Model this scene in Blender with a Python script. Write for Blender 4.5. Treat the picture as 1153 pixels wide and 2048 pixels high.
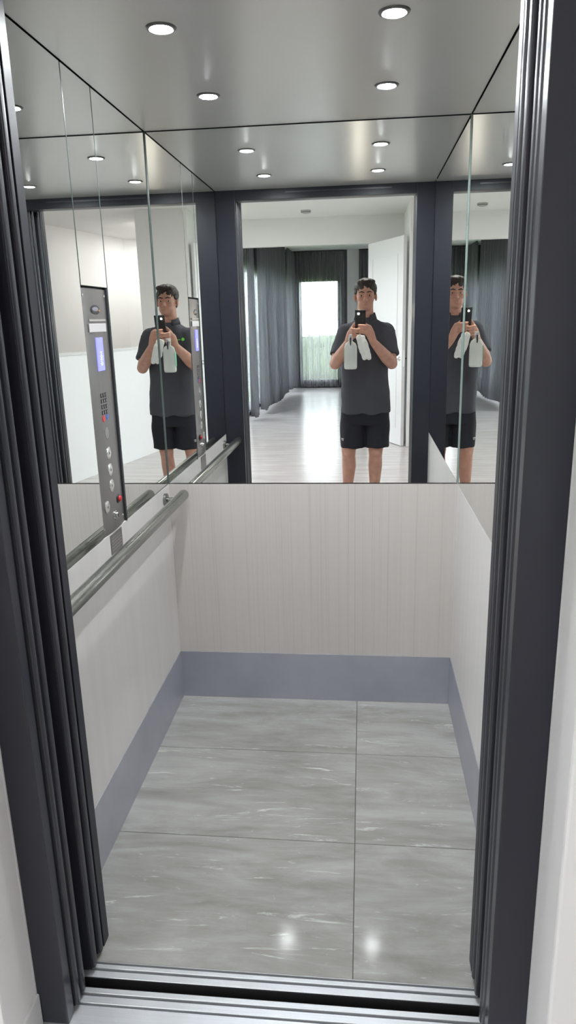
import bpy, bmesh, math, random
from mathutils import Vector, Matrix, noise
S = bpy.context.scene
for o in list(bpy.data.objects): bpy.data.objects.remove(o)
rnd = random.Random(4)
R = math.radians

# ---------------------------------------------------------------- camera
YAW, PITCH, ROLL, FPX = 0.1084, 0.2666, -0.0254, 1415.25
CAM = Vector((0.737, -1.3573, 1.5))
f_ = Vector((-math.sin(YAW)*math.cos(PITCH), math.cos(YAW)*math.cos(PITCH), -math.sin(PITCH)))
r_ = Vector((math.cos(YAW), math.sin(YAW), 0)); u_ = r_.cross(f_)
cr = r_*math.cos(ROLL) + u_*math.sin(ROLL); cu = -r_*math.sin(ROLL) + u_*math.cos(ROLL)
cd = bpy.data.cameras.new('camera'); cam = bpy.data.objects.new('camera', cd); S.collection.objects.link(cam)
cd.sensor_fit = 'VERTICAL'; cd.sensor_height = 24; cd.lens = 24*FPX/2048; cd.clip_start = 0.004; cd.clip_end = 200
CM = Matrix((cr, cu, -f_)).transposed().to_4x4(); CM.translation = CAM
cam.matrix_world = CM
S.camera = cam

# ---------------------------------------------------------------- world, exposure, render behaviour
w = bpy.data.worlds.new('sky'); S.world = w; w.use_nodes = True
bg = w.node_tree.nodes['Background']; bg.inputs[0].default_value = (0.86, 0.93, 1.0, 1); bg.inputs[1].default_value = 9.0
S.view_settings.view_transform = 'Standard'; S.view_settings.look = 'None'; S.view_settings.gamma = 1
S.view_settings.exposure = 0.3
cy = S.cycles
cy.use_denoising = True; cy.max_bounces = 14; cy.diffuse_bounces = 5; cy.glossy_bounces = 12; cy.transmission_bounces = 6
cy.transparent_max_bounces = 12; cy.sample_clamp_indirect = 25.0; cy.sample_clamp_direct = 0; cy.caustics_reflective = True
cy.caustics_refractive = False; cy.blur_glossy = 0.1

LAMP_CABIN = 920.0      # emission of the cabin lamps' discs
LAMP_LOBBY_ADDED = 190.0      # emission of the added lobby lamps' discs
FLASH = 1500.0          # emission of the phone's little light

# ---------------------------------------------------------------- measures (metres)
W, L, H = 1.084, 1.22, 2.12
DADO, SK = 0.9012, 0.203
LCEIL = 2.73           # lobby ceiling
FCEIL = 2.88           # far room ceiling

# ---------------------------------------------------------------- materials
def mat(name, col=(.5, .5, .5), rough=.5, metal=0., spec=.5, emit=None, estr=0., aniso=0., alpha=1., trans=0., coat=0., sss=0.):
    m = bpy.data.materials.new(name); m.use_nodes = True
    b = m.node_tree.nodes['Principled BSDF']; I = b.inputs
    I['Base Color'].default_value = (*col, 1); I['Roughness'].default_value = rough; I['Metallic'].default_value = metal
    I['Specular IOR Level'].default_value = spec; I['Anisotropic'].default_value = aniso; I['Alpha'].default_value = alpha
    I['Transmission Weight'].default_value = trans; I['Coat Weight'].default_value = coat
    if sss: I['Subsurface Weight'].default_value = sss; I['Subsurface Radius'].default_value = (.02, .008, .004); I['Subsurface Scale'].default_value = .4
    if emit: I['Emission Color'].default_value = (*emit, 1); I['Emission Strength'].default_value = estr
    return m
def nd(m, t, **kw):
    n = m.node_tree.nodes.new(t)
    for k, v in kw.items(): setattr(n, k, v)
    return n
def lk(m, a, b): m.node_tree.links.new(a, b)
def coords(m, scale, rot=(0, 0, 0)):
    tc = nd(m, 'ShaderNodeTexCoord'); mp = nd(m, 'ShaderNodeMapping'); mp.inputs['Scale'].default_value = scale; mp.inputs['Rotation'].default_value = rot
    lk(m, tc.outputs['Object'], mp.inputs['Vector']); return mp.outputs[0]
def noise_n(m, vec, scale=5, detail=4, rough=.5, dist=0):
    n = nd(m, 'ShaderNodeTexNoise'); n.inputs['Scale'].default_value = scale; n.inputs['Detail'].default_value = detail
    n.inputs['Roughness'].default_value = rough; n.inputs['Distortion'].default_value = dist; lk(m, vec, n.inputs['Vector']); return n.outputs[0]
def ramp(m, fac, stops):
    r = nd(m, 'ShaderNodeValToRGB'); e = r.color_ramp.elements
    while len(e) < len(stops): e.new(.5)
    for el, (p, c) in zip(e, stops): el.position = p; el.color = (*c, 1) if len(c) == 3 else c
    lk(m, fac, r.inputs[0]); return r.outputs[0]
def mixc(m, a, b, fac, mode='MIX'):
    x = nd(m, 'ShaderNodeMix', data_type='RGBA', blend_type=mode)
    for i, v in ((6, a), (7, b)):
        if isinstance(v, tuple): x.inputs[i].default_value = (*v, 1)
        else: lk(m, v, x.inputs[i])
    if isinstance(fac, float): x.inputs[0].default_value = fac
    else: lk(m, fac, x.inputs[0])
    return x.outputs[2]
def bsdf(m): return m.node_tree.nodes['Principled BSDF']
def bump(m, h, strength=.1, dist=.001):
    b = nd(m, 'ShaderNodeBump'); b.inputs['Strength'].default_value = strength; b.inputs['Distance'].default_value = dist
    lk(m, h, b.inputs['Height']); lk(m, b.outputs[0], bsdf(m).inputs['Normal'])

M = {}
M['mirror'] = mat('mirror_glass', (.885, .903, .886), 0.0, 1.0)
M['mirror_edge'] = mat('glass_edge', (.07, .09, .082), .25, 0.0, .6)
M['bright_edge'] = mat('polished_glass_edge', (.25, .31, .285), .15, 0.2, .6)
M['dark'] = mat('dark_satin_metal', (.015, .016, .026), .33, 0.0, .5)
M['dark_brushed'] = mat('dark_brushed_metal', (.028, .029, .038), .33, 0.25, .7)
M['rubber'] = mat('black_rubber', (.012, .012, .014), .5)
M['void'] = mat('shaft_black', (.006, .006, .008), .9)

# fine vertical streak laminate
def laminate(name, sx, sy, base, dark, pale, amt):
    m = mat(name, base, .42, 0, .35)
    v = coords(m, (sx, sy, .35))
    n1 = noise_n(m, v, 1.0, 5, .75); n2 = noise_n(m, coords(m, (sx*.14, sy*.14, .5)), 1.0, 3, .5)
    c = ramp(m, n1, [(.30, dark), (.46, base), (.60, base), (.74, pale)])
    c2 = ramp(m, n2, [(.3, tuple(x*.93 for x in base)), (.7, tuple(min(1, x*1.04) for x in base))])
    lk(m, mixc(m, c2, c, amt), bsdf(m).inputs['Base Color'])
    bump(m, n1, .12, .0004)
    return m
M['lam_back'] = laminate('streaked_laminate', 170, 170, (.50, .472, .450), (.385, .355, .338), (.56, .535, .51), .7)
M['lam_side'] = laminate('pale_laminate', 150, 150, (.66, .64, .62), (.61, .59, .57), (.70, .68, .66), .5)

# stone tile: streaks along x with pale veins and speckles
m = M['tile'] = mat('grey_stone_tile', (.3, .3, .28), .10, 0, .5)
g = nd(m, 'ShaderNodeNewGeometry'); tc = nd(m, 'ShaderNodeTexCoord')
ad = nd(m, 'ShaderNodeVectorMath', operation='MULTIPLY_ADD')
cmb = nd(m, 'ShaderNodeCombineXYZ'); lk(m, g.outputs['Random Per Island'], cmb.inputs[0]); lk(m, g.outputs['Random Per Island'], cmb.inputs[1])
lk(m, cmb.outputs[0], ad.inputs[0]); ad.inputs[1].default_value = (37, 19, 0); lk(m, tc.outputs['Object'], ad.inputs[2])
def sc(vec, s):
    mp = nd(m, 'ShaderNodeMapping'); mp.inputs['Scale'].default_value = s; lk(m, vec, mp.inputs['Vector']); return mp.outputs[0]
b1 = noise_n(m, sc(ad.outputs[0], (1.3, 4.6, 1)), 1.7, 7, .66, .8)
b2 = noise_n(m, sc(ad.outputs[0], (2.4, 15, 1)), 1.3, 6, .66, .6)
c = ramp(m, b1, [(.34, (.225, .217, .203)), (.48, (.29, .285, .27)), (.62, (.385, .385, .37))])
c2 = ramp(m, b2, [(.34, (.21, .205, .192)), (.64, (.37, .37, .355))])
c = mixc(m, c, c2, .38)
vein = noise_n(m, sc(ad.outputs[0], (2.6, 22, 1)), 1.2, 8, .74, 1.3)
vm = ramp(m, vein, [(.60, (0, 0, 0)), (.68, (1, 1, 1))])
spk = noise_n(m, sc(ad.outputs[0], (14, 34, 1)), 1.4, 4, .6, .4)
sm = ramp(m, spk, [(.66, (0, 0, 0)), (.72, (.8, .8, .8))])
c = mixc(m, c, (.56, .56, .54), mixc(m, vm, sm, .5, 'ADD'))
lk(m, c, bsdf(m).inputs['Base Color'])
fine = noise_n(m, sc(ad.outputs[0], (1, 1, 1)), 420, 2, .5)
bump(m, fine, .06, .0003)
M['grout'] = mat('grout', (.09, .088, .08), .8)

# brushed skirting, brushed sill aluminium, brushed plates
def brushed(name, col, rough, metal, scale, bstr=.06):
    m = mat(name, col, rough, metal, .5)
    n = noise_n(m, coords(m, scale), 1, 4, .6)
    lk(m, ramp(m, n, [(.25, tuple(x*.86 for x in col)), (.75, tuple(min(1, x*1.1) for x in col))]), bsdf(m).inputs['Base Color'])
    bump(m, n, bstr, .0005); return m
M['skirt'] = brushed('anodised_skirting', (.37, .38, .43), .38, .5, (3, 3, 3))
M['alu'] = brushed('brushed_aluminium', (.62, .64, .67), .36, .6, (4, 420, 4), .08)
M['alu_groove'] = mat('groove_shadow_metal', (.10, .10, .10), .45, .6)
m = M['plate'] = brushed('brushed_panel_steel', (.17, .158, .155), .30, .6, (300, 300, 2), .02)
M['plate_dark'] = mat('plate_side', (.035, .04, .045), .35, .3)
M['button'] = brushed('button_steel', (.66, .65, .62), .25, .9, (60, 60, 200))
M['rail'] = brushed('rail_steel', (.25, .255, .235), .24, .9, (300, 5, 300), .05)
m = M['ceil'] = mat('satin_ceiling_sheet', (.56, .545, .52), .27, .35, .5)
n = noise_n(m, coords(m, (60, 1.5, 1)), 1, 4, .6); bump(m, n, .06, .0006)
M['white'] = mat('white_paint', (.76, .75, .745), .6, 0, .3)
M['white_ceil'] = mat('white_ceiling_paint', (.78, .775, .77), .7, 0, .2)
M['white_gloss'] = mat('white_enamel', (.70, .70, .705), .35, 0, .4)
M['halfwall'] = mat('bright_white_paint', (.86, .87, .88), .5, 0, .3)
M['darkwall'] = mat('charcoal_wall', (.10, .10, .115), .7)  # dark grey stands in for wall with no daylight behind it
m = M['boards'] = mat('pale_boards', (.6, .57, .56), .22, 0, .45)
n = noise_n(m, coords(m, (1.2, 11, 1)), 1.5, 5, .6, .2)
lk(m, ramp(m, n, [(.3, (.50, .46, .45)), (.7, (.68, .64, .63))]), bsdf(m).inputs['Base Color'])
M['lamp'] = mat('lamp_glow', (1, 1, 1), .5, emit=(.93, .97, 1.0), estr=LAMP_CABIN)
M['lamp_lobby'] = mat('lobby_lamp_glow', (1, 1, 1), .5, emit=(1, .985, .96), estr=LAMP_LOBBY_ADDED)
M['bezel'] = mat('lamp_bezel', (.12, .12, .12), .3, .6)
M['glass'] = mat('window_glass', (1, 1, 1), .0, 0, .5, alpha=.12)
M['screen'] = mat('blue_display', (.05, .05, .3), .3, emit=(.21, .22, 1.0), estr=1.5)
M['glyph'] = mat('display_glyph', (.8, .85, 1), .4, emit=(.75, .8, 1.0), estr=1.3)
M['red'] = mat('red_plastic', (.55, .03, .04), .35); M['blue'] = mat('blue_plastic', (.06, .13, .42), .35)
M['black'] = mat('black_plastic', (.015, .016, .018), .3)
M['opal'] = mat('opal_plastic', (.48, .465, .465), .3)
M['chrome'] = mat('chrome', (.75, .75, .75), .12, 1.0)
M['flash'] = mat('flash_glow', (1, 1, 1), .5, emit=(1, .93, .80), estr=FLASH)
# person
m = M['skin'] = mat('skin', (.50, .27, .20), .5, 0, .4, sss=.12)
n = noise_n(m, coords(m, (1, 1, 1)), 26, 3, .5)
lk(m, ramp(m, n, [(.3, (.46, .24, .175)), (.7, (.55, .31, .235))]), bsdf(m).inputs['Base Color'])
M['lips'] = mat('lips', (.38, .15, .13), .45)
M['hair'] = mat('dark_hair', (.022, .015, .012), .55)
def cloth(name, col, rough=.85):
    m = mat(name, col, rough, 0, .2); n = noise_n(m, coords(m, (1, 1, 1)), 900, 2, .5)
    bump(m, n, .15, .0004); return m
M['polo'] = cloth('charcoal_polo', (.068, .070, .084)); M['shorts'] = cloth('black_shorts', (.024, .025, .032))
M['towel'] = cloth('white_cloth', (.72, .72, .69)); M['shoe'] = cloth('shoe_fabric', (.03, .03, .035)); M['sole'] = mat('shoe_sole', (.7, .7, .7), .6)
M['green'] = mat('green_print', (.16, .62, .08), .6); M['pale_print'] = mat('pale_print', (.55, .55, .55), .6)
M['eye'] = mat('eye_white', (.7, .68, .66), .2); M['iris'] = mat('iris', (.03, .02, .015), .15)
M['bottle'] = mat('frosted_plastic', (.74, .77, .73), .25, 0, .5, alpha=.62)
M['liquid'] = mat('cloudy_liquid', (.80, .82, .76), .2, 0, .4)
M['label_green'] = mat('label_green', (.18, .58, .36), .4)
# curtains
def curtain_mat(name, col, transp, transl):
    m = mat(name, col, .9, 0, .1); t = m.node_tree; out = t.nodes['Material Output']
    tl = nd(m, 'ShaderNodeBsdfTranslucent'); tl.inputs[0].default_value = (*col, 1)
    tr = nd(m, 'ShaderNodeBsdfTransparent'); a = nd(m, 'ShaderNodeMixShader'); b = nd(m, 'ShaderNodeMixShader')
    a.inputs[0].default_value = transl; lk(m, bsdf(m).outputs[0], a.inputs[1]); lk(m, tl.outputs[0], a.inputs[2])
    n = noise_n(m, coords(m, (16, 16, .2)), 1.3, 4, .7)
    lk(m, ramp(m, n, [(.3, (transp*.35,)*3), (.7, (min(1, transp*1.65),)*3)]), b.inputs[0])
    lk(m, a.outputs[0], b.inputs[1]); lk(m, tr.outputs[0], b.inputs[2]); lk(m, b.outputs[0], out.inputs[0]); return m
M['curtain'] = curtain_mat('charcoal_sheer', (.36, .36, .39), .24, .6)
M['sheer'] = curtain_mat('grey_voile', (.45, .46, .49), .84, .6)
M['voile'] = curtain_mat('thin_voile', (.5, .5, .52), .86, .6)
M['hedge'] = mat('hedge_leaf', (.10, .20, .05), .6); M['lawn'] = mat('lawn', (.16, .25, .07), .9)
n = noise_n(M['hedge'], coords(M['hedge'], (1, 1, 1)), 9, 4, .7)
lk(M['hedge'], ramp(M['hedge'], n, [(.35, (.045, .07, .035)), (.7, (.13, .17, .095))]), bsdf(M['hedge']).inputs['Base Color'])

# ---------------------------------------------------------------- mesh helpers
def link(name, bm, m, parent=None, smooth=False):
    me = bpy.data.meshes.new(name); bmesh.ops.recalc_face_normals(bm, faces=bm.faces); bm.to_mesh(me); bm.free()
    for x in (m if isinstance(m, (list, tuple)) else [m]): me.materials.append(M[x] if isinstance(x, str) else x)
    if smooth:
        for p in me.polygons: p.use_smooth = True
    o = bpy.data.objects.new(name, me); S.collection.objects.link(o)
    if parent: o.parent = parent
    return o
def tag(o, label=None, cat=None, group=None, kind=None):
    if label: o['label'] = label
    if cat: o['category'] = cat
    if group: o['group'] = group
    if kind: o['kind'] = kind
    return o
def thing(name, label, cat, loc=(0, 0, 0), group=None, kind=None):
    o = bpy.data.objects.new(name, None); o.empty_display_size = .05; S.collection.objects.link(o); o.location = loc
    return tag(o, label, cat, group, kind)
def fix(root):   # children were modelled in world space: keep them there
    bpy.context.view_layer.update()
    inv = root.matrix_world.inverted()
    for c in root.children: c.matrix_parent_inverse = inv
def struct(o): o['kind'] = 'structure'; return o
def box(bm, a, b, bev=0, mi=0, seg=2):
    r = bmesh.ops.create_cube(bm, size=1); vs = r['verts']
    for v in vs: v.co = Vector([(a[i]+b[i])/2 + v.co[i]*(b[i]-a[i]) for i in range(3)])
    fs = {f for v in vs for f in v.link_faces}
    if bev:
        es = {e for v in vs for e in v.link_edges}
        rr = bmesh.ops.bevel(bm, geom=list(es), offset=bev, segments=seg, profile=.6, affect='EDGES')
        fs = set(rr['faces']) | {f for f in fs if f.is_valid}
        for v in rr['verts']: fs |= set(v.link_faces)
    for f in fs: f.material_index = mi
    return list({v for f in fs for v in f.verts})
def BM(): return bmesh.new()
def boxes(name, lst, m, parent=None, bev=0):
    bm = BM()
    for it in lst: box(bm, it[0], it[1], bev, it[2] if len(it) > 2 else 0)
    return link(name, bm, m, parent)
def frame_of(d):
    d = d.normalized(); a = Vector((0, 0, 1)) if abs(d.z) < .9 else Vector((1, 0, 0))
    x = a.cross(d).normalized(); return x, d.cross(x)
def tube(bm, pts, rads, n=16, cap=True, round_end=False, mi=0):
    pts = [Vector(p) for p in pts]; rads = rads if isinstance(rads, (list, tuple)) else [rads]*len(pts)
    if round_end:
        a, b = (pts[0]-pts[1]).normalized(), (pts[-1]-pts[-2]).normalized(); pre, post, rp, rq = [], [], [], []
        for k in (3, 2, 1):
            t = k/3.3*math.pi/2; pre.append(pts[0]+a*rads[0]*math.sin(t)); rp.append(rads[0]*math.cos(t))
            post.insert(0, pts[-1]+b*rads[-1]*math.sin(t)); rq.insert(0, rads[-1]*math.cos(t))
        pts = pre+pts+post; rads = rp+list(rads)+rq
    rings = []; X = None
    for i, p in enumerate(pts):
        d = (pts[min(i+1, len(pts)-1)]-pts[max(i-1, 0)])
        if X is None: X, Y = frame_of(d)
        else:
            d = d.normalized(); X = (X-d*X.dot(d)).normalized(); Y = d.cross(X)
        rings.append([bm.verts.new(p+(X*math.cos(2*math.pi*j/n)+Y*math.sin(2*math.pi*j/n))*rads[i]) for j in range(n)])
    for a, b in zip(rings, rings[1:]):
        for j in range(n): bm.faces.new((a[j], a[(j+1) % n], b[(j+1) % n], b[j])).material_index = mi
    if cap: bm.faces.new(rings[0][::-1]).material_index = mi; bm.faces.new(rings[-1]).material_index = mi
def lathe(bm, c, axis, prof, n=32, mi=0):
    """prof: list of (radius, offset along axis)"""
    c = Vector(c); axis = Vector(axis).normalized(); X, Y = frame_of(axis); rings = []
    for r, h in prof:
        if r < 1e-6: rings.append([bm.verts.new(c+axis*h)])
        else: rings.append([bm.verts.new(c+axis*h+(X*math.cos(2*math.pi*j/n)+Y*math.sin(2*math.pi*j/n))*r) for j in range(n)])
    for a, b in zip(rings, rings[1:]):
        for j in range(n):
            k = (j+1) % n
            if len(a) == 1 and len(b) == 1: continue
            if len(a) == 1: f = bm.faces.new((a[0], b[k], b[j]))
            elif len(b) == 1: f = bm.faces.new((a[j], a[k], b[0]))
            else: f = bm.faces.new((a[j], a[k], b[k], b[j]))
            f.material_index = mi
def prism(bm, pts, z0, z1, mi=0):
    """extrude an xy outline from z0 to z1"""
    a = [bm.verts.new((x, y, z0)) for x, y in pts]; b = [bm.verts.new((x, y, z1)) for x, y in pts]; n = len(pts)
    for j in range(n): bm.faces.new((a[j], a[(j+1) % n], b[(j+1) % n], b[j])).material_index = mi
    bm.faces.new(a[::-1]).material_index = mi; bm.faces.new(b).material_index = mi
def loft(bm, secs, n=28, p=2.0):
    """secs: (cx,cy,cz,rx,ry) ellipses stacked along z"""
    rings = []
    for s in secs:
        cx, cy_, cz, rx, ry = s[:5]; ring = []
        for j in range(n):
            t = 2*math.pi*j/n; cc, ss = math.cos(t), math.sin(t)
            ring.append(bm.verts.new((cx+rx*math.copysign(abs(cc)**(2/p), cc), cy_+ry*math.copysign(abs(ss)**(2/p), ss), cz)))
        rings.append(ring)
    for a, b in zip(rings, rings[1:]):
        for j in range(n): bm.faces.new((a[j], a[(j+1) % n], b[(j+1) % n], b[j]))
    bm.faces.new(rings[0][::-1]); bm.faces.new(rings[-1])
def ell(bm, c, r, rot=None, seg=20):
    q = bmesh.ops.create_uvsphere(bm, u_segments=seg, v_segments=seg//2+2, radius=1)
    for v in q['verts']:
        p = Vector((v.co.x*r[0], v.co.y*r[1], v.co.z*r[2]))
        if rot: p = rot @ p
        v.co = p+Vector(c)
def rx(a): return Matrix.Rotation(R(a), 3, 'X')
def ry(a): return Matrix.Rotation(R(a), 3, 'Y')
def rz(a): return Matrix.Rotation(R(a), 3, 'Z')
def voxel(name, bm, size, m, parent=None, smooth=4, fn=None, factor=.5):
    """merge the shapes of bm into one continuous skin"""
    me = bpy.data.meshes.new(name); bmesh.ops.recalc_face_normals(bm, faces=bm.faces); bm.to_mesh(me); bm.free()
    t = bpy.data.objects.new(name+'_tmp', me); S.collection.objects.link(t)
    mo = t.modifiers.new('r', 'REMESH'); mo.mode = 'VOXEL'; mo.voxel_size = size
    if smooth: s = t.modifiers.new('s', 'SMOOTH'); s.iterations = smooth; s.factor = factor
    dg = bpy.context.evaluated_depsgraph_get(); new = bpy.data.meshes.new_from_object(t.evaluated_get(dg))
    bpy.data.objects.remove(t); new.name = name; new.materials.clear()
    for x in (m if isinstance(m, (list, tuple)) else [m]): new.materials.append(M[x])
    if fn:
        k = len(new.vertices); cs = [0.0]*(3*k); ns = [0.0]*(3*k)
        new.vertices.foreach_get('co', cs); new.vertex_normals.foreach_get('vector', ns)
        out = []
        for i in range(k): out.extend(fn(Vector(cs[3*i:3*i+3]), Vector(ns[3*i:3*i+3])))
        new.vertices.foreach_set('co', out); new.update()
    for p in new.polygons: p.use_smooth = True
    o = bpy.data.objects.new(name, new); S.collection.objects.link(o)
    if parent: o.parent = parent
    return o

# ================================================================ CABIN SHELL
# floor of six tiles on a grout bed
GX, G1, G2, SE = 0.7185, 0.855, 0.409, -0.039
bm = BM(); g = .0012
box(bm, (0, SE, -.03), (W, L, -.0012), 0, 1)
for xa, xb in ((0, GX), (GX, W)):
    for ya, yb in ((SE, G2), (G2, G1), (G1, L)):
        box(bm, (xa+(g if xa else 0), ya+g, -.02), (xb-(g if xb < W else 0), yb-g, 0), .0006, 0, 1)
struct(link('floor_cabin', bm, ['tile', 'grout']))
# laminate walls below the mirrors
struct(boxes('wall_back', [((-.03, L, -.03), (W+.03, L+.03, DADO))], 'lam_back'))
struct(boxes('wall_left', [((-.03, 0, -.03), (0, L, DADO))], 'lam_side'))
struct(boxes('wall_right', [((W, 0, -.03), (W+.03, L, DADO))], 'lam_side'))
# backing boards behind the mirrors
struct(boxes('wall_back_upper', [((-.06, L+.012, DADO), (W+.06, L+.04, H+.05))], 'void'))
struct(boxes('wall_left_upper', [((-.06, .0, DADO), (-.016, L, H+.05))], 'void'))
struct(boxes('wall_right_upper', [((W+.012, .0, DADO), (W+.04, L, H+.05))], 'void'))
# skirting
struct(boxes('baseboard_back', [((.003, L-.003, 0), (W-.003, L, SK))], 'skirt', bev=.0007))
struct(boxes('baseboard_left', [((0, .0, 0), (.003, L-.0035, SK))], 'skirt', bev=.0007))
struct(boxes('baseboard_right', [((W-.003, .0, 0), (W, L-.0035, SK))], 'skirt', bev=.0007))
# ceiling with a shadow gap round its edge
struct(boxes('ceiling_cabin', [((.0025, .036, H), (W-.0025, L-.0025, H+.012))], 'ceil', bev=.001))
struct(boxes('ceiling_void', [((-.05, -.02, H+.02), (W+.05, L+.05, H+.05))], 'void'))

# mirrors (glass panes, silvered face towards the cabin)
def mirror(name, a, b, label):
    bm = BM(); box(bm, a, b, .0012, 0, 1)
    o = link(name, bm, ['mirror', 'mirror_edge'])
    thin = min(range(3), key=lambda i: b[i]-a[i])
    for p in o.data.polygons:
        if abs(p.normal[thin]) < .9: p.material_index = 1
    return tag(o, label, 'mirror')
MB = DADO+.0035
mirror('wall_mirror', (.003, L-.001, MB), (W-.003, L+.008, H-.002), 'wide mirror filling the back wall above the streaked panel')
mirror('wall_mirror', (W, .036, MB), (W+.009, L-.004, H-.002), 'mirror on the right-hand wall, beside the right door edge')
mirror('wall_mirror', (-.009, .036, MB), (0, .522, H-.002), 'narrow mirror on the left wall between door edge and control panel')
mirror('wall_mirror', (-.009, .5265, 1.598), (0, .7235, H-.002), 'small mirror pane directly above the control panel')
mirror('wall_mirror', (-.009, .728, MB), (0, L-.004, H-.002), 'mirror on the left wall between control panel and back corner')
# polished corner strips
for nm, x in (('trim_1', .0), ('trim_2', W)):
    s = 1 if x == 0 else -1; bm = BM()
    prism(bm, [(x, L-.0035), (x+s*.0035, L-.0002), (x+s*.0035, L+.004), (x-s*.002, L+.004)] if s > 0 else [(x, L-.0035), (x+.002, L+.004), (x-.0035, L+.004), (x-.0035, L-.0002)], DADO+.001, H-.001)
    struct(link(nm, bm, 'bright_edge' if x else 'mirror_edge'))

# ---------------------------------------------------------------- front wall of the cabin (seen in the mirrors)
XL, XR, ZH = .104, .993, 2.072
JZ_ = 2.097
struct(boxes('wall_front', [((.0, .004, 0), (XL-.004, .036, H+.02)), ((XR+.004, .004, 0), (W, .036, H+.02)),
                            ((XL-.004, .004, ZH), (XR+.004, .036, H+.02))], mat('return_panel_metal', (.012, .013, .021), .42, 0, .35), bev=.0015))
struct(boxes('trim_3', [((XL+.25, .0362, ZH+.028), (XR-.12, .0385, ZH+.034))], 'dark_brushed'))

# ---------------------------------------------------------------- control panel
cp = thing('control_panel', 'tall brushed steel control panel with blue display set in the left mirror', 'control panel', (0, .62, .9))
Y0, Y1, Z0, Z1 = .515, .7155, .9025, 1.592
bm = BM(); n = 14   # gently cambered face
prof = [(-.014, Y0+.0)] + [(-.0060+.0075*math.sin(math.pi*j/n)**.8, Y0+(Y1-Y0)*j/n) for j in range(n+1)] + [(-.014, Y1)]
prism(bm, prof, Z0, Z1)
pl = link('face_plate', bm, 'plate', cp)
bm = BM(); box(bm, (-.0155, Y0-.002, Z0-.004), (-.0142, Y1+.0095, Z1+.004)); box(bm, (-.0142, Y1+.0005, Z0-.003), (.0006, Y1+.0035, Z1+.003))
box(bm, (-.0142, Y1+.0065, Z0-.003), (.0006, Y1+.0095, Z1+.003))
link('back_box', bm, 'plate_dark', cp)
def face_x(y): return -.0060+.0075*math.sin(math.pi*max(0, min(1, (y-Y0)/(Y1-Y0))))**.8
def disc(name, y, z, r, h, m, parent, prof=None, n=28):
    bm = BM(); lathe(bm, (face_x(y)-.001, y, z), (1, 0, 0), prof or [(0, 0), (r, 0), (r, h*.7), (r*.9, h), (0, h)], n); return link(name, bm, m, parent, False)
def rect(name, y0, y1, z0, z1, h, m, parent, bev=.001):
    x = face_x((y0+y1)/2); return boxes(name, [((x-.002, y0, z0), (x+h, y1, z1))], m, parent, bev)
# emblem badge: oval with a small swoosh
bm = BM(); ell(bm, (face_x(.61)+.0002, .61, 1.537), (.0016, .034, .013)); em = link('emblem_badge', bm, 'black', cp, True)
bm = BM(); ell(bm, (face_x(.61)+.0016, .606, 1.538), (.0008, .024, .006)); link('badge_lettering', bm, mat('badge_grey', (.17, .17, .21), .35), em, True)
bm = BM(); ell(bm, (face_x(.61)+.0014, .637, 1.534), (.0008, .007, .003)); link('badge_mark', bm, mat('copper_mark', (.5, .22, .08), .3, .6), em, True)
rect('light_strip', .558, .682, 1.506, 1.512, .0015, 'chrome', cp)  # chrome bar stands in for the flash's streak across the plate
st = rect('notice_strip', .553, .682, 1.477, 1.500, .001, 'opal', cp, .0008)
for y in (.560, .675): disc('screw', y, 1.4885, .0035, .0026, 'chrome', st, n=12)
ds = rect('display_screen', .591, .640, 1.371, 1.462, .0026, 'screen', cp, .0012)
x = face_x(.615)+.0027; gl = []
zc = 1.386
for hgt, wd in ((.004, .012), (.003, .018), (.009, .004), (.003, .016), (.005, .010), (.003, .018), (.009, .004), (.003, .014)):
    gl.append(((x-.0004, .618-wd/2, zc), (x+.0003, .618+wd/2, zc+hgt*.45))); zc += hgt*.45+.0028
boxes('display_text', gl, 'glyph', ds)
for r in range(4):
    for c_ in range(3):
        y = .590+c_*.0165; z = 1.303-r*.0163
        k = rect('key', y, y+.012, z-.006, z+.006, .0016, 'black', cp, .001)
        boxes('key_mark', [((face_x(y)+.001, y+.005, z-.003), (face_x(y)+.0019, y+.007, z+.003))], 'opal', k)
disc('red_key', .598, 1.237, .0095, .0025, 'red', cp); disc('blue_key', .627, 1.239, .0085, .0025, 'blue', cp)
disc('sensor_window', .614, 1.193, .017, .0016, mat('tinted_window', (.16, .15, .15), .2), cp)
for y, z in ((.613, 1.135), (.613, 1.086), (.613, 1.038), (.567, .984)):
    k = disc('push_button', y, z, .0175, .005, 'button', cp, [(0, 0), (.0185, 0), (.0185, .0016), (.0170, .0018), (.0165, .0022), (.013, .0030), (0, .0030)])
    disc('button_mark', y, z, .004, .0036, 'plate', k, n=14)
k = disc('key_switch', .619, .946, .013, .007, 'chrome', cp, [(0, 0), (.014, 0), (.014, .003), (.010, .004), (.010, .009), (.007, .010), (0, .010)])
boxes('key_slot', [((face_x(.62)+.008, .6175, .940), (face_x(.62)+.0105, .6205, .952))], 'black', k)
k = disc('alarm_switch', .655, .988, .013, .005, 'black', cp, [(0, 0), (.014, 0), (.014, .004), (.012, .005), (0, .005)])
bm = BM(); ell(bm, (face_x(.655)+.006, .657, .988), (.006, .008, .009)); link('red_toggle', bm, 'red', k, True)
for y in (.535, .698):
    for z in (.925, 1.575): disc('screw', y, z, .004, .003, 'chrome', cp, n=12)
# notice plate under the panel
pq = boxes('notice_plate', [((.0, .562, .838), (.0018, .662, .897))], 'plate', None, .0005)
tag(pq, 'small engraved metal plate on the left wall just under the control panel', 'plate')
ln = []
for i in range(5):
    y = .572
    while y < .648:
        wl = rnd.uniform(.006, .018); ln.append(((.0017, y, .885-i*.0095), (.00195, min(y+wl, .652), .887-i*.0095))); y += wl+.004
boxes('engraved_lines', ln, mat('engraved_grey', (.33, .32, .31), .4), pq)

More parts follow.
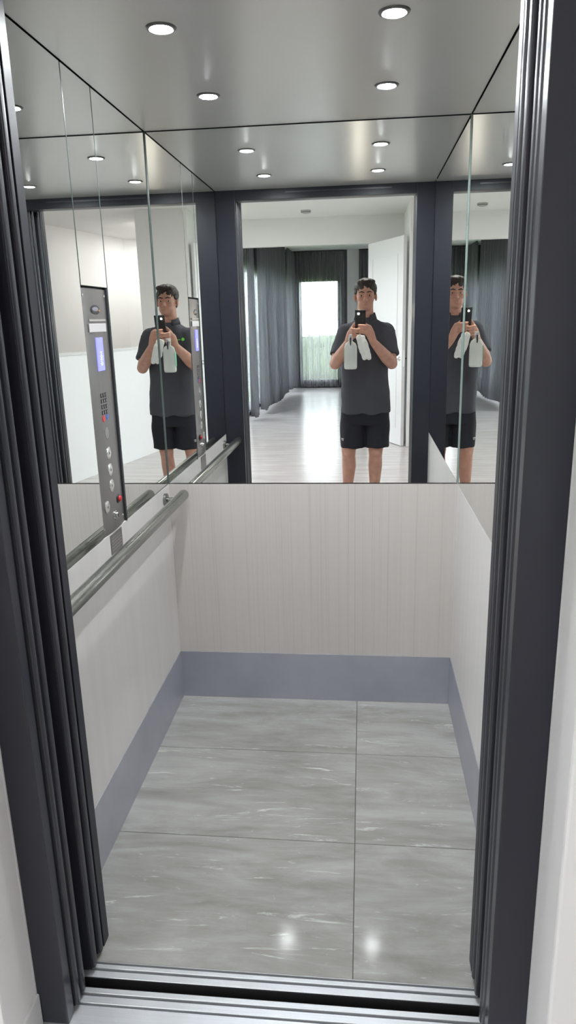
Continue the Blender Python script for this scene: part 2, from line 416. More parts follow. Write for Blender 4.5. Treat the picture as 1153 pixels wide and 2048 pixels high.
# ---------------------------------------------------------------- handrail
hr = thing('handrail', 'round brushed steel handrail along the left wall', 'handrail', (.0, .6, .868))
RX, RZ = .066, .869
bm = BM(); tube(bm, [(RX, .034, RZ), (RX, .6, RZ), (RX, 1.180, RZ)], .0195, 28, round_end=True); link('rail_tube', bm, 'rail', hr, True)
for y in (.11, 1.150):
    bm = BM(); lathe(bm, (0, y, RZ-.012), (1, 0, 0), [(0, 0), (.024, 0), (.024, .010), (.021, .012), (.009, .014), (.009, .050), (0, .050)], 28)
    link('bracket', bm, 'rail', hr, False)

# ---------------------------------------------------------------- cabin downlights
dl = None
LX1, LX2, LY1, LY2 = .2957, .8012, .8732, .3786
names = {(0, 0): 'round downlight in the cabin ceiling, nearest the door on the left', (1, 0): 'round downlight in the cabin ceiling, nearest the door on the right',
         (0, 1): 'round downlight in the cabin ceiling, rear left', (1, 1): 'round downlight in the cabin ceiling, rear right'}
d0 = thing('downlight', names[(0, 0)], 'light', (LX1, LY2, H), 'cabin ceiling downlights')
bm = BM(); lathe(bm, (0, 0, 0), (0, 0, -1), [(.0245, -.004), (.0245, .003), (.028, .0045), (.032, .003), (.0345, 0), (.0345, -.002)], 36); link('bezel', bm, 'bezel', d0, True)
bm = BM(); lathe(bm, (0, 0, 0), (0, 0, -1), [(.0245, .001), (.022, .003), (.013, .005), (0, .006)], 32); link('lamp_lens', bm, 'lamp', d0, True)
for (i, j), lab in names.items():
    if (i, j) == (0, 0): continue
    r = d0.copy(); S.collection.objects.link(r); r.location = ((LX1, LX2)[i], (LY2, LY1)[j], H); r['label'] = lab
    for ch in d0.children: c_ = ch.copy(); S.collection.objects.link(c_); c_.parent = r

# ================================================================ DOORS, SILLS, FRAME
def leaf(side, y0, y1, xe, z0, z1, label, reach=.30):
    """telescopic leaf whose closing edge (two ribs) stands at xe; its blade slides back into the pocket"""
    s = 1 if side == 'L' else -1
    t = y1-y0; pts = []
    def P(dx, fy): pts.append((xe-s*dx, y0+t*fy))
    P(reach, .12); P(.050, .12)
    P(.048, .0); P(.006, .0)
    P(.006, .14)
    for k in range(9): a = math.pi*k/8; P(.0045-.0045*math.sin(a)**.7 if 0 < k < 8 else .0045, .14+.72*(1-math.cos(a))/2)
    P(.006, .86)
    P(.006, 1); P(.048, 1); P(.050, .88); P(reach, .88)
    root = thing('sliding_door', label, 'door', (xe-s*.1, (y0+y1)/2, 0))
    bm = BM(); prism(bm, pts, z0, z1); link('door_leaf', bm, 'dark_brushed', root)
    boxes('bottom_guide', [((min(xe-s*.02, xe-s*.045), y0+t*.3, -.004), (max(xe-s*.02, xe-s*.045), y0+t*.7, z0+.002))], 'rubber', root, .001)
    fix(root)
    return root
LV = (( -.030, -.006, 'cabin door leaf nearest the cabin tiles'), (-.072, -.044, 'cabin door leaf on the cabin sill, just inside the black gap'),
      (-.136, -.112, 'landing door leaf just outside the black gap'), (-.166, -.142, 'outermost landing door leaf next to the frame'))
for side, xe in (('L', .104), ('R', .9945)):
    nm = 'left' if side == 'L' else 'right'
    for y0, y1, lab in LV:
        leaf(side, y0, y1, xe+( -.003 if y1 < -.1 and side == 'L' else 0), .012, 2.14 if y1 > -.1 else 2.115, f'dark {lab}, {nm} side', .098 if y0 > -.04 else .30)

def sill(name, ya, yb, grooves, label, x0, x1, top=0.0):
    bm = BM(); ys = [ya]
    for g0, g1 in sorted(grooves): ys += [g0, g1]
    ys.append(yb)
    for i in range(0, len(ys), 2): box(bm, (x0, ys[i], top-.025), (x1, ys[i+1], top), .0008, 0, 1)
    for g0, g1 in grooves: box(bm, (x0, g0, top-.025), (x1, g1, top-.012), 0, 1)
    return tag(link(name, bm, ['alu', 'alu_groove']), label, 'sill')
sill('door_sill', -.081, -.0393, [(-.0635, -.0565), (-.0455, -.0395)], 'grooved aluminium sill along the cabin floor edge', -.1, W+.1)
sill('door_sill', -.285, -.108, [(-.1285, -.1215), (-.1525, -.1465)], 'grooved aluminium landing sill nearest the camera', -.1, W+.1)
struct(boxes('trim_4', [((-.35, -.20, -.05), (W+.35, -.045, -.03)), ((-.35, -.0835, -.04), (W+.35, -.0812, -.0012)), ((-.35, -.1078, -.04), (W+.35, -.1062, -.0012))], 'void'))  # black sheets stand in for the darkness of the sill gap
# lift shaft darkness behind the door pockets
struct(boxes('wall_shaft', [((-.42, -.17, -.35), (-.40, .05, 2.5)), ((W+.40, -.17, -.35), (W+.42, .05, 2.5)),
                            ((-.42, .04, -.35), (-.005, .06, 2.5)), ((W+.005, .04, -.35), (W+.42, .06, 2.5)),
                            ((-.42, -.17, 2.30), (W+.42, .05, 2.32))], 'void'))
struct(boxes('trim_8', [((.0225, -.207, .083), (.0285, -.2005, JZ_+.06)), ((1.0725, -.207, 0), (1.0785, -.2005, JZ_+.06))], 'white_gloss', bev=.002))
# header boxes above the leaves
struct(boxes('trim_5', [((-.1, -.078, ZH+.006), (W+.1, -.002, ZH+.05))], 'dark'))
# landing frame
df = thing('door_frame', 'dark satin metal landing frame around the lift doors', 'door frame', (W/2, -.2, 0))
JL, JR, JZ = .093, .997, 2.097
for a, b in (((.028, -.200, 0), (JL, -.170, JZ+.06)), ((JR, -.200, 0), (1.073, -.170, JZ+.06))):
    bm = BM(); box(bm, a, b, .0015); link('jamb', bm, 'dark', df)
bm = BM(); box(bm, (JL, -.200, JZ), (JR, -.170, JZ+.06), .0015); box(bm, (JL, -.17, JZ+.021), (JR, -.11, JZ+.05), .001); link('head', bm, 'dark', df)
bm = BM(); box(bm, (JL+.28, -.2015, JZ+.006), (JR-.18, -.1995, JZ+.012)); link('head_strip', bm, 'dark_brushed', df)
fix(df)

# ================================================================ LOBBY
XW, XE = -2.4, 4.4     # lobby left and right walls
# landing wall round the frame (plaster reveal 13 cm deep)
bm = BM(); q = .004
box(bm, (XW, -.33, 0), (.028, -.17, LCEIL), .006); box(bm, (1.073, -.33, 0), (XE, -.17, LCEIL), .006); box(bm, (.028, -.33, JZ+.06), (1.073, -.17, LCEIL), .004)
struct(link('wall_landing', bm, 'white'))
struct(boxes('baseboard_landing', [((.022, -.342, 0), (.034, -.201, .083)), ((XW, -.342, 0), (.034, -.330, .083)), ((1.076, -.342, 0), (XE, -.330, .083))], 'white_gloss', bev=.003))
struct(boxes('floor_lobby', [((XW, -5.8, -.06), (XE+.5, -.285, -.001)), ((1.85, -9.1, -.06), (XE+.5, -5.8, -.001)), ((-.95-.15, -12.2, -.06), (1.85, -5.8, -.001))], 'boards'))
struct(boxes('ceiling_lobby', [((XW, -5.92, LCEIL), (XE+.5, -.17, LCEIL+.08)), ((1.85, -9.1, LCEIL), (XE+.5, -5.92, LCEIL+.08))], 'white_ceil'))
struct(boxes('ceiling_far', [((-1.3, -12.3, FCEIL), (1.95, -5.8, FCEIL+.08))], 'white_ceil'))
struct(boxes('trim_6', [((XW, -5.92, 2.40), (1.85, -5.8, FCEIL))], 'white'))
struct(boxes('wall_pier', [((1.25, -5.92, 0), (1.85, -4.62, LCEIL))], 'white', bev=.004))
struct(boxes('wall_lobby_left', [((XW-.1, -5.92, 0), (XW, -4.4, LCEIL)), ((XW-.1, -2.6, 0), (XW, -.17, LCEIL)), ((XW-.1, -4.4, 2.2), (XW, -2.6, LCEIL)),
                                 ((XW-.1, -5.95, 0), (-1.15, -5.8, LCEIL)), ((XW-.1, -4.4, 0), (XW, -2.6, .60))], 'white'))
def wline(y): return 3.3+(y+5.4)*.205
bm = BM(); prism(bm, [(wline(-.17), -.17), (2.9, -7.35), (2.72, -7.50), (2.60, -9.0), (5, -9.0), (5, -.17)], 0, LCEIL); struct(link('wall_stair', bm, 'white'))
struct(boxes('wall_stair_end', [((1.95, -9.1, 0), (5, -9.0, LCEIL))], 'white'))
# white half-height balustrade wall beside the stair
a, b = Vector((2.30, -1.6)), Vector((1.66, -4.62)); d = (b-a).normalized(); nn = Vector((-d.y, d.x))*.10
if nn.x < 0: nn = -nn
bm = BM(); prism(bm, [tuple(a), tuple(b), tuple(b+nn), tuple(a+nn)], 0, 1.215); hw = struct(link('wall_balustrade', bm, 'halfwall'))
bm = BM(); prism(bm, [tuple(a-nn*.12), tuple(b-nn*.12), tuple(b+nn*1.12), tuple(a+nn*1.12)], 1.215, 1.235); struct(link('trim_7', bm, 'white_gloss'))
# ceiling smoke detector
sd = thing('smoke_detector', 'small white round detector on the lobby ceiling', 'smoke detector', (.06, -5.2, LCEIL))
bm = BM(); lathe(bm, (.06, -5.2, LCEIL), (0, 0, -1), [(0, 0), (.06, 0), (.06, .012), (.05, .028), (.03, .036), (0, .036)], 28); link('housing', bm, mat('grey_plastic', (.42, .42, .42), .5), sd, True)
bm = BM(); lathe(bm, (.06, -5.2, LCEIL-.018), (0, 0, -1), [(.0575, 0), (.0585, .002), (.0575, .005)], 28); link('vent_ring', bm, 'black', sd, True)
fix(sd)
# added downlights, out of view, to brighten the lobby and stair
spots = [(-.9, -2.2), (.6, -2.2), (-1.5, -4.0), (-.3, -4.0), (3.3, -3.0), (2.0, -5.9), (2.25, -7.0)]
lob = ['lobby ceiling downlight left of the person, nearer the lift', 'lobby ceiling downlight above and behind the person, nearer the lift', 'lobby ceiling downlight in the corner left of the dark curtains',
       'lobby ceiling downlight between person and bulkhead', 'lobby ceiling downlight over the stair, nearer the lift', 'ceiling downlight tucked behind the white pier', 'ceiling downlight at the far end of the stair']
l0 = thing('ceiling_light', lob[0], 'light', (spots[0][0], spots[0][1], LCEIL), 'lobby downlights')
bm = BM(); lathe(bm, (0, 0, 0), (0, 0, -1), [(.085, -.003), (.085, .004), (.095, .006), (.105, .003), (.105, 0)], 32); link('bezel', bm, 'white_gloss', l0, True)
bm = BM(); lathe(bm, (0, 0, 0), (0, 0, -1), [(.085, .002), (.06, .004), (0, .005)], 32); link('diffuser', bm, 'lamp_lobby', l0, True)
for (x, y), lab in list(zip(spots, lob))[1:]:
    r = l0.copy(); S.collection.objects.link(r); r.location = (x, y, LCEIL); r['label'] = lab
    for ch in l0.children: c_ = ch.copy(); S.collection.objects.link(c_); c_.parent = r
# white hinged door standing open
hinge, free = Vector((.82, -5.55)), Vector((1.205, -4.64)); d = (free-hinge); ln_ = d.length; ang = math.atan2(d.y, d.x)
wd = thing('hinged_door', 'tall white panel door standing open behind the person', 'door', (hinge.x, hinge.y, 0)); wd.rotation_euler = (0, 0, ang)
DH = 2.36
bm = BM(); box(bm, (0, -.02, .006), (ln_, .02, DH), .002); link('door_leaf', bm, 'white_gloss', wd)
bm = BM()
for (z0, z1) in ((.2, 1.0), (1.15, DH-.18)):
    for (x0, x1) in ((.14, ln_-.14),):
        for sx in (-1, 1):
            yy = .0205*sx
            box(bm, (x0, min(yy, yy+.003*sx), z0), (x1, max(yy, yy+.003*sx), z0+.012)); box(bm, (x0, min(yy, yy+.003*sx), z1-.012), (x1, max(yy, yy+.003*sx), z1))
            box(bm, (x0, min(yy, yy+.003*sx), z0), (x0+.012, max(yy, yy+.003*sx), z1)); box(bm, (x1-.012, min(yy, yy+.003*sx), z0), (x1, max(yy, yy+.003*sx), z1))
link('panel_moulding', bm, 'white_gloss', wd)
for sx in (-1, 1):
    bm = BM(); lathe(bm, (ln_-.065, .02*sx, 1.02), (0, sx, 0), [(0, 0), (.027, 0), (.027, .006), (.024, .008), (.010, .009), (.010, .05), (0, .05)], 24)
    tube(bm, [(ln_-.065, .05*sx, 1.02), (ln_-.09, .055*sx, 1.02), (ln_-.19, .055*sx, 1.018)], [.010, .010, .008], 14, round_end=True)
    link('door_handle', bm, M['chrome'], wd, True)
bm = BM(); box(bm, (ln_-.001, -.012, .93), (ln_+.0015, .012, 1.12)); link('lock_plate', bm, 'chrome', wd)

# ================================================================ FAR ROOM: glazing, curtains, garden
GXW = -1.08
struct(boxes('wall_far_left', [((GXW-.1, -12.3, 2.30), (GXW, -5.8, FCEIL)), ((GXW-.1, -12.3, 0), (GXW, -5.8, .10))], 'darkwall'))
bm = BM()
box(bm, (GXW-.07, -12.3, .10), (GXW-.02, -5.8, .15)); box(bm, (GXW-.07, -12.3, 2.24), (GXW-.02, -5.8, 2.30))
for k in range(6): y = -5.83-k*1.27; box(bm, (GXW-.07, y-.06, .10), (GXW-.02, y, 2.30))
wf = struct(link('window_1', bm, 'dark')); boxes('pane', [((GXW-.05, -12.25, .15), (GXW-.044, -5.85, 2.24))], 'glass', wf)
FY = -12.15; X0, X1, ZB, ZT = -.70, .265, .06, 2.36
struct(boxes('wall_far', [((GXW-.1, FY-.1, 0), (X0, FY, FCEIL)), ((X1, FY-.1, 0), (.40, FY, FCEIL)), ((X0, FY-.1, ZT), (X1, FY, FCEIL)), ((X0, FY-.1, 0), (X1, FY, ZB))], 'darkwall'))
struct(boxes('wall_far_white', [((.40, FY-.1, 0), (1.95, FY+.004, FCEIL))], 'white'))
struct(boxes('wall_far_right', [((1.85, -12.25, 0), (1.95, -5.8, FCEIL))], 'white'))
wf = struct(boxes('window_2', [((X0, FY-.06, ZB), (X0+.07, FY+.03, ZT)), ((X1-.07, FY-.06, ZB), (X1, FY+.03, ZT)), ((X0, FY-.06, ZT-.11), (X1, FY+.03, ZT)), ((X0, FY-.06, ZB), (X1, FY+.03, ZB+.12))], 'dark', bev=.003))
boxes('pane', [((X0+.07, FY-.035, ZB+.12), (X1-.07, FY-.029, ZT-.11))], 'glass', wf)
# added lobby window on the left, out of view, to light the half wall
wf = struct(boxes('window_3', [((XW-.08, -4.4, .60), (XW-.02, -4.34, 2.2)), ((XW-.08, -2.66, .60), (XW-.02, -2.60, 2.2)), ((XW-.08, -3.53, .60), (XW-.02, -3.47, 2.2)),
                               ((XW-.08, -4.4, .60), (XW-.02, -2.6, .66)), ((XW-.08, -4.4, 2.14), (XW-.02, -2.6, 2.2))], 'dark', bev=.003))
boxes('pane', [((XW-.053, -4.34, .66), (XW-.047, -2.66, 2.14))], 'glass', wf)

def curtain(name, p0, p1, z0, z1, m, label, amp=.04, wave=.13, group=None, hem=0.0):
    """pleated curtain hanging along p0..p1, with rail hooks at the top"""
    a, b = Vector((*p0, 0)), Vector((*p1, 0)); d = b-a; ln_ = d.length; d.normalize(); nrm = Vector((-d.y, d.x, 0)); n = max(6, int(ln_/.012)); zs = 10
    root = thing(name, label, 'curtain', ((a+b)/2).to_tuple(), group); bm = BM(); grid = []
    ph = [rnd.uniform(-.6, .6) for _ in range(int(ln_/wave)+3)]
    for i in range(n+1):
        s = ln_*i/n; k = s/wave; kk = int(k); off = ph[kk]*(1-(k-kk))+ph[kk+1]*(k-kk); col = []
        for j in range(zs+1):
            t = j/zs; z = z0+(z1-z0)*t
            if j == 0: z += hem*(.5+.5*math.sin(s*3.1))+.006*math.sin(s*40)
            A = amp*(1.15-.35*t); y = A*math.sin(2*math.pi*k+off*(1-t*.6))+A*.25*math.sin(4.3*math.pi*k+off)
            col.append(bm.verts.new(a+d*(s+.012*math.sin(2*math.pi*k*2)*(1-t))+nrm*y+Vector((0, 0, z))))
        grid.append(col)
    for i in range(n):
        for j in range(zs): bm.faces.new((grid[i][j], grid[i+1][j], grid[i+1][j+1], grid[i][j+1]))
    o = link('curtain_fabric', bm, m, root, True); sol = o.modifiers.new('t', 'SOLIDIFY'); sol.thickness = .0015
    bm = BM(); tube(bm, [a+Vector((0, 0, z1+.012)), b+Vector((0, 0, z1+.012))], .011, 10); link('curtain_track', bm, 'black', root)
    fix(root); return root
def cxx(y): return -.93+( -y-6)/6*.17
CT = FCEIL-.03
for y0, y1, lab in ((-6.88, -7.2, 'narrow charcoal curtain nearest the bulkhead along the left glazing'), (-7.75, -10.65, 'wide pleated charcoal curtain in the middle of the left glazing'),
                    (-11.2, -12.0, 'charcoal curtain at the far end of the left glazing, beside the far window')):
    curtain('curtain', (cxx(y0), y0), (cxx(y1), y1), .03, CT, 'curtain', lab, .05, .16, hem=.05)
curtain('curtain', (-1.045, -5.98), (-1.03, -12.0), .10, CT, 'sheer', 'long grey voile hanging behind the charcoal curtains of the left glazing', .015, .09)
curtain('curtain', (-.76, FY+.09), (-.58, FY+.09), .03, CT, 'curtain', 'narrow curtain gathered at the left edge of the far window', .025, .07)
curtain('curtain', (.65, FY+.08), (.98, FY+.08), .03, CT, 'curtain', 'charcoal curtain gathered against the white far wall', .03, .08)
curtain('curtain', (-.57, FY+.09), (.34, FY+.09), .03, CT, 'voile', 'striped grey voile drawn across the far window', .018, .045)
# garden outside
struct(boxes('ground_garden', [((-14, -26, -.35), (GXW-.12, 2, -.25)), ((GXW-.12, -26, -.35), (8, FY-.12, -.25))], 'lawn'))
BARK = mat('bark', (.09, .06, .04), .9)
def hedge(x0, x1, y0, y1, h, label):
    bm = BM(); root = thing('hedge', label, 'hedge', ((x0+x1)/2, (y0+y1)/2, -.25)); k = int(max(x1-x0, y1-y0)*(900))
    k = min(k, 9000)
    for _ in range(k):
        c_ = Vector((rnd.uniform(x0, x1), rnd.uniform(y0, y1), rnd.uniform(-.2, h))); a_ = rnd.uniform(0, 6.28); s = rnd.uniform(.03, .06)
        e = Vector((math.cos(a_), math.sin(a_), rnd.uniform(-.6, .9))).normalized()*s; f = e.cross(Vector((rnd.uniform(-1, 1), rnd.uniform(-1, 1), 1))).normalized()*s*.5
        vs = [bm.verts.new(c_+q) for q in (-e, f, e, -f)]; bm.faces.new(vs)
    core = bmesh.ops.create_cube(bm, size=1)['verts']; q_ = .12
    bmesh.ops.subdivide_edges(bm, edges=list({e for v in core for e in v.link_edges}), cuts=7, use_grid_fill=True)
    for v in bm.verts:
        if not v.link_faces or len(v.link_edges) > 2:
            p = v.co
            if max(abs(p.x), abs(p.y), abs(p.z)) <= .5001 and len(v.link_edges) > 2: v.co = Vector(((x0+x1)/2+p.x*(x1-x0-q_), (y0+y1)/2+p.y*(y1-y0-q_), -.2+(p.z+.5)*(h+.2-q_*.5)))+Vector((rnd.uniform(-1, 1), rnd.uniform(-1, 1), rnd.uniform(-1, 1)))*.035
    link('foliage', bm, 'hedge', root)
    ln_ = max(x1-x0, y1-y0); k = int(ln_/1.2)
    for i in range(k):
        t = (i+.5)/k; x, y = ((x0+(x1-x0)*t, (y0+y1)/2) if x1-x0 > y1-y0 else ((x0+x1)/2, y0+(y1-y0)*t)); bm = BM()
        tube(bm, [(x, y, -.25), (x+.03, y, h*.8)], [.03, .015], 8); link('stem', bm, BARK, root)
    fix(root)
hedge(-4, 3.5, -17.2, -16.5, 1.05, 'clipped green hedge outside the far window')
hedge(-5.2, -4.4, -15.5, -5.5, .35, 'low green hedge outside the left glazing')

# ================================================================ PHONE
def camp(x, y, z): return CAM+cr*x+cu*y+f_*z      # x right, y up, z forward of the lens
PR = Matrix((cr, f_, cu)).transposed()            # phone axes: x = right, y = forward (back cover), z = up
ph = thing('phone', 'black smartphone held upright in both hands with its light on', 'phone', (0, 0, 0))
PM = PR.to_4x4(); PM.translation = camp(-.018, -.035, -.0085); ph.matrix_world = PM
bm = BM(); box(bm, (-.038, -.004, -.080), (.038, .004, .080), .0035, 0, 3); link('phone_body', bm, 'black', ph)
boxes('camera_bump', [((-.034+.030, .0038, .005), (.034, .0052, .072))], 'black', ph, .0006)
for z in (.055, .035, .014):
    bm = BM(); lathe(bm, (.018, .0045, z), (0, 1, 0), [(0, 0), (.0085, 0), (.0085, .0012), (.0065, .0016), (.006, .0008), (0, .0006)], 24); link('camera_lens', bm, M['iris'], ph, True)
bm = BM(); lathe(bm, (-.0125, .004, .055), (0, 1, 0), [(0, 0), (.0055, 0), (.0055, .0009), (0, .0013)], 20); link('flash_light', bm, 'flash', ph, True)
boxes('phone_screen', [((-.0355, -.0046, -.077), (.0355, -.0038, .077))], mat('phone_screen_glow', (.02, .02, .02), .1, emit=(.8, .8, .85), estr=.25), ph, .0003)

# ================================================================ PERSON
per = thing('person', 'man in charcoal polo and black shorts photographing himself in the mirror', 'person', (.75, -1.70, 0))
PX = .756
bm = BM()
def cap(pts, rads, n=14): tube(bm, pts, rads, n, round_end=True)
# head
ell(bm, (PX, -1.757, 1.676), (.074, .094, .094))                 # skull
ell(bm, (PX, -1.722, 1.640), (.066, .070, .085))                 # face
ell(bm, (PX, -1.712, 1.594), (.059, .060, .056))                 # jaw
ell(bm, (PX, -1.672, 1.566), (.024, .018, .018))                 # chin
ell(bm, (PX, -1.662, 1.668), (.050, .016, .010))                 # brow
for s in (-1, 1): ell(bm, (PX+s*.036, -1.676, 1.628), (.022, .020, .018)); ell(bm, (PX+s*.078, -1.742, 1.640), (.008, .018, .031), rz(-s*15))
cap([(PX, -1.655, 1.662), (PX, -1.645, 1.637), (PX, -1.636, 1.622)], [.008, .010, .013]); ell(bm, (PX, -1.645, 1.618), (.019, .012, .009))
ell(bm, (PX, -1.657, 1.594), (.024, .012, .006)); ell(bm, (PX, -1.659, 1.584), (.020, .012, .007))
cap([(PX, -1.765, 1.600), (PX, -1.765, 1.44)], [.058, .064], 20)   # neck
# trunk under the clothes
loft(bm, [(PX, -1.745, .80, .165, .105), (PX, -1.74, .95, .155, .10), (PX, -1.745, 1.15, .150, .10), (PX, -1.75, 1.32, .165, .105), (PX, -1.76, 1.42, .14, .085), (PX, -1.765, 1.47, .07, .06)])
# legs
for s, kx, ax in ((-1, .630, .622), (1, .840, .835)):
    hx = PX+s*.09
    cap([(hx, -1.745, .84), (hx+s*.012, -1.735, .66), (kx, -1.725, .50)], [.088, .078, .058], 20)
    cap([(kx, -1.725, .50), (kx, -1.732, .45), (kx-s*.002, -1.748, .36), (ax, -1.752, .20), (ax, -1.752, .08)], [.058, .052, .055, .040, .036], 20)
    ell(bm, (kx, -1.682, .478), (.030, .022, .034)); ell(bm, (kx+s*.006, -1.782, .345), (.042, .040, .075))
    cap([(ax, -1.77, .05), (ax+s*.02, -1.62, .03)], [.034, .028])
# arms: shoulder, elbow, wrist
SHL, ELL_, WRL = Vector((.608, -1.735, 1.385)), Vector((.532, -1.615, 1.165)), Vector((.632, -1.425, 1.325))
SHR, ELR, WRR = Vector((.904, -1.735, 1.385)), Vector((.952, -1.615, 1.160)), Vector((.812, -1.432, 1.325))
for a_, b_, c_ in ((SHL, ELL_, WRL), (SHR, ELR, WRR)):
    cap([a_, a_.lerp(b_, .5), b_], [.050, .050, .043], 18)
    cap([b_, b_.lerp(c_, .3), b_.lerp(c_, .75), c_], [.042, .046, .034, .027], 18)
# hands: palm plus five jointed fingers each, closing on the phone and bottle
def finger(pts, r): cap(pts, [r, r*.95, r*.85, r*.75][:len(pts)], 10)
def P3(x, y, z): return camp(x, y, z)
# his right hand (+x): palm at the right edge of the phone, fingers over the back cover, thumb on the screen side
pr = P3(.045, -.118, -.030)
cap([WRR, WRR.lerp(pr, .6), pr], [.027, .030, .030], 14)
cap([P3(.058, -.128, -.030), P3(.040, -.085, -.022)], [.024, .023], 14); cap([P3(.050, -.145, -.036), P3(.030, -.125, -.024)], [.021, .020], 12)
for k, (y, L_) in enumerate(((-.064, .95), (-.083, 1.0), (-.102, .95), (-.119, .78))):
    finger([P3(.036, y, -.012), P3(.026-.004*k, y+.004, .008), P3(.026-.034*L_, y+.007, .009), P3(.026-.058*L_, y+.007, .002)], .0092)
cap([P3(.050, -.108, -.036), P3(.036, -.082, -.040), P3(.012, -.060, -.032), P3(-.004, -.050, -.026)], [.015, .013, .011, .009], 12)
# his left hand (-x): supports the lower left edge of the phone, fingers round the spray head
plh = P3(-.088, -.128, -.035)
cap([WRL, WRL.lerp(plh, .6), plh], [.027, .030, .030], 14)
cap([P3(-.094, -.138, -.034), P3(-.078, -.100, -.024)], [.025, .023], 14); cap([P3(-.088, -.156, -.034), P3(-.070, -.138, -.026)], [.021, .020], 12)
for k, (y, L_) in enumerate(((-.082, 1.0), (-.103, .98), (-.124, .92), (-.143, .78))):
    finger([P3(-.080, y, -.012), P3(-.074, y+.002, .024-.004*k), P3(-.074+.032*L_, y+.002, .030-.005*k), P3(-.074+.052*L_, y, .016-.005*k)], .0092)
cap([P3(-.088, -.112, -.036), P3(-.076, -.082, -.034), P3(-.060, -.058, -.026), P3(-.050, -.046, -.020)], [.015, .013, .011, .009], 12)
def face(co, no):
    # press the eye sockets and the bridge of the nose
    for s in (-1, 1):
        d = (co-Vector((PX+s*.031, -1.655, 1.650))); dd = (d.x/.018)**2+(d.z/.011)**2+(d.y/.04)**2
        if dd < 4: co.y -= .010*math.exp(-dd)
    d = co-Vector((PX, -1.648, 1.589))
    if abs(d.x) < .026 and abs(d.z) < .0022 and abs(d.y) < .02: co.y -= .003
    return co
body = voxel('body', bm, .0042, 'skin', per, 3, face, .45)
for s in (-1, 1):
    bm = BM(); ell(bm, (PX+s*.031, -1.6740, 1.650), (.0115, .0105, .0048)); e = link('eye', bm, 'eye', per, True)
    bm = BM(); ell(bm, (PX+s*.031, -1.6645, 1.650), (.0055, .003, .0044)); link('iris', bm, 'iris', e, True)
    bm = BM(); tube(bm, [(PX+s*.012, -1.6475, 1.672), (PX+s*.030, -1.6485, 1.6775), (PX+s*.050, -1.661, 1.672)], [.0035, .0045, .002], 8, round_end=True); link('eyebrow', bm, 'hair', per, True)
# hair
bm = BM()
ell(bm, (PX, -1.768, 1.698), (.086, .100, .082)); ell(bm, (PX+.004, -1.706, 1.745), (.069, .050, .028)); ell(bm, (PX, -1.80, 1.65), (.070, .062, .075))
for s in (-1, 1): ell(bm, (PX+s*.070, -1.748, 1.690), (.014, .040, .038))
def tuft(co, no):
    n_ = noise.noise(co*55)*.0035+noise.noise(Vector((co.x*140, co.y*30, co.z*60)))*.003
    return co+no*n_
voxel('hair', bm, .005, 'hair', per, 2, tuft)
# polo shirt
bm = BM()
loft(bm, [(PX+.004, -1.742, .785, .192, .138), (PX+.002, -1.742, .90, .188, .134), (PX, -1.742, 1.05, .180, .130), (PX, -1.745, 1.20, .178, .128), (PX, -1.748, 1.32, .185, .128),
          (PX, -1.752, 1.37, .186, .118), (PX, -1.757, 1.42, .168, .104), (PX, -1.762, 1.455, .125, .088), (PX, -1.766, 1.480, .086, .074), (PX, -1.768, 1.496, .066, .064)], 36, 2.3)
for a_, b_, s in ((SHL, ELL_, -1), (SHR, ELR, 1)):
    e_ = a_.lerp(b_, .76); cap_pts = [a_+Vector((-s*.04, 0, .012)), a_, a_.lerp(b_, .4), e_]
    tube(bm, cap_pts, [.066, .070, .068, .066], 22, round_end=False); ell(bm, tuple(a_), (.070, .070, .070))
def crease(co, no):
    v = noise.noise(Vector((co.x*9, co.y*9, co.z*3.5)))*.010+noise.noise(Vector((co.x*16+co.z*10, co.y*14, co.z*9)))*.006
    if co.z < 1.1: v += .006*math.sin(co.x*42+co.z*7)*min(1, (1.1-co.z)/.3)
    return co+no*(v*(.4 if co.z > 1.40 else 1))
shirt = voxel('polo_shirt', bm, .007, 'polo', per, 3, crease)
# collar: two turned-down wings
bm = BM(); n = 30; rings = []
for j in range(n+1):
    t = R(118)+R(304)*j/n    # opening faces +y
    cx_, sy_ = math.cos(t), math.sin(t)
    col = []
    for r_o, z in ((.060, 1.490), (.064, 1.528), (.069, 1.530), (.083, 1.482)):
        col.append(bm.verts.new((PX+cx_*r_o*1.05, -1.766+sy_*r_o*(1.0 if sy_ < 0 else 1.12), z-(.020 if sy_ > 0 else 0)*max(0, sy_))))
    rings.append(col)
for p_, q_ in zip(rings, rings[1:]):
    for k in range(3): bm.faces.new((p_[k], q_[k], q_[k+1], p_[k+1]))
cl = link('collar', bm, 'polo', shirt, True); so = cl.modifiers.new('t', 'SOLIDIFY'); so.thickness = .003
bm = BM(); box(bm, (PX-.015, -1.6335, 1.33), (PX+.015, -1.628, 1.455), .002); link('placket', bm, 'polo', shirt)
# green chest print on his left chest
bm = BM(); lathe(bm, (.634, -1.662, 1.366), (-.35, 1, .1), [(0, 0), (.012, 0), (.012, .026), (0, .0265)], 20); box(bm, (.650, -1.655, 1.362), (.668, -1.634, 1.369), .0005)
link('chest_print', bm, 'green', shirt)
# shorts
bm = BM()
loft(bm, [(PX, -1.742, .86, .170, .120), (PX, -1.742, .76, .178, .125), (PX, -1.742, .70, .182, .125)], 32, 2.3)
for s in (-1, 1):
    tube(bm, [(PX+s*.088, -1.742, .82), (PX+s*.095, -1.740, .70), (PX+s*.096, -1.735, .512)], [.095, .098, .092], 24)
def crease2(co, no): return co+no*(noise.noise(Vector((co.x*14, co.y*14, co.z*8)))*.007)
sh = voxel('shorts', bm, .007, 'shorts', per, 3, crease2)
boxes('shorts_print', [((.574, -1.700, .585), (.596, -1.668, .592)), ((.578, -1.700, .575), (.592, -1.668, .580))], 'pale_print', sh, .0008)
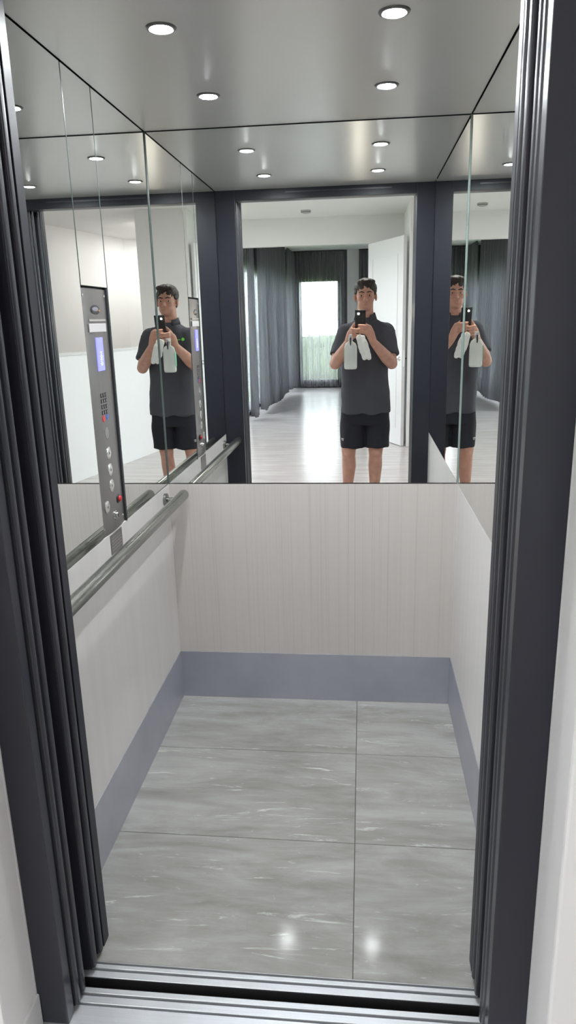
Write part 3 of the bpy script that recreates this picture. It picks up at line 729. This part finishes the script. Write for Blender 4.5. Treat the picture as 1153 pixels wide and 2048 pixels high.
# shoes
for s, ax in ((-1, .622), (1, .835)):
    bm = BM()
    loft(bm, [(ax+s*.010, -1.700, .012, .046, .135), (ax+s*.010, -1.700, .035, .047, .137), (ax+s*.008, -1.712, .060, .042, .115), (ax+s*.004, -1.742, .085, .040, .072), (ax, -1.752, .105, .041, .052)], 26, 2.4)
    o = voxel('shoe', bm, .005, 'shoe', per, 3)
    bm = BM(); loft(bm, [(ax+s*.010, -1.700, 0, .049, .140), (ax+s*.010, -1.700, .020, .050, .141)], 28, 2.4); link('sole', bm, 'sole', o)
    for k in range(4):
        bm = BM(); y = -1.690+k*.020; z = .083-k*.008
        tube(bm, [(ax+s*.008-.024, y, z-.006), (ax+s*.008, y, z+.003), (ax+s*.008+.024, y, z-.006)], .003, 8, round_end=True); link('lace', bm, 'pale_print', o, True)
fix(per)

# ================================================================ SPRAY BOTTLE AND CLOTH
BX, BY = .652, -1.318
sb = thing('spray_bottle', 'half-clear white spray bottle hanging from his left hand', 'bottle', (BX, BY, 1.13))
prof = [(1.145, .036, .026), (1.149, .043, .030), (1.162, .046, .032), (1.230, .046, .032), (1.300, .045, .031), (1.322, .036, .026), (1.333, .020, .019), (1.337, .0145, .0145), (1.348, .0145, .0145)]
bm = BM(); loft(bm, [(BX, BY, z, a_, b_) for z, a_, b_ in prof], 36, 2.4); link('bottle_body', bm, 'bottle', sb, True)
bm = BM(); loft(bm, [(BX, BY, z+.0015 if i == 0 else z, a_-.003, b_-.003) for i, (z, a_, b_) in enumerate(prof[:3])]+[(BX, BY, 1.195, .043, .029)], 32, 2.4); link('liquid', bm, 'liquid', sb, True)
boxes('label', [((BX-.0462, BY-.018, 1.190), (BX-.0445, BY+.018, 1.290))], 'label_green', sb, .0006)
bm = BM(); lathe(bm, (BX, BY, 1.344), (0, 0, 1), [(0, 0), (.017, 0), (.017, .018), (.012, .022), (0, .022)], 24); link('screw_cap', bm, 'opal', sb)
bm = BM(); box(bm, (BX-.011, BY-.028, 1.362), (BX+.011, BY+.040, 1.384), .005); tube(bm, [(BX, BY+.038, 1.374), (BX, BY+.050, 1.374)], .007, 12); link('spray_head', bm, 'opal', sb)
bm = BM(); tube(bm, [(BX, BY+.030, 1.356), (BX, BY+.038, 1.335), (BX, BY+.034, 1.312)], [.006, .006, .004], 10, round_end=True); link('trigger', bm, 'black', sb, True)
fix(sb)
# folded white cloth drooping from his right hand
bm = BM()
p = [(.722, -1.345, 1.372), (.735, -1.338, 1.325), (.750, -1.335, 1.275), (.768, -1.338, 1.225)]
for k, off in enumerate((-.022, 0, .022)):
    tube(bm, [(x+off*.8, y+.006*(k % 2), z-abs(off)*.3) for x, y, z in p], [.013, .018, .021, .015], 12, round_end=True)
ct = voxel('cleaning_cloth', bm, .005, 'towel', None, 3, lambda co, no: co+no*(noise.noise(co*38)*.006))
tag(ct, 'folded white cloth drooping from his right hand under the phone', 'cloth')
for o in (cp, hr): fix(o)
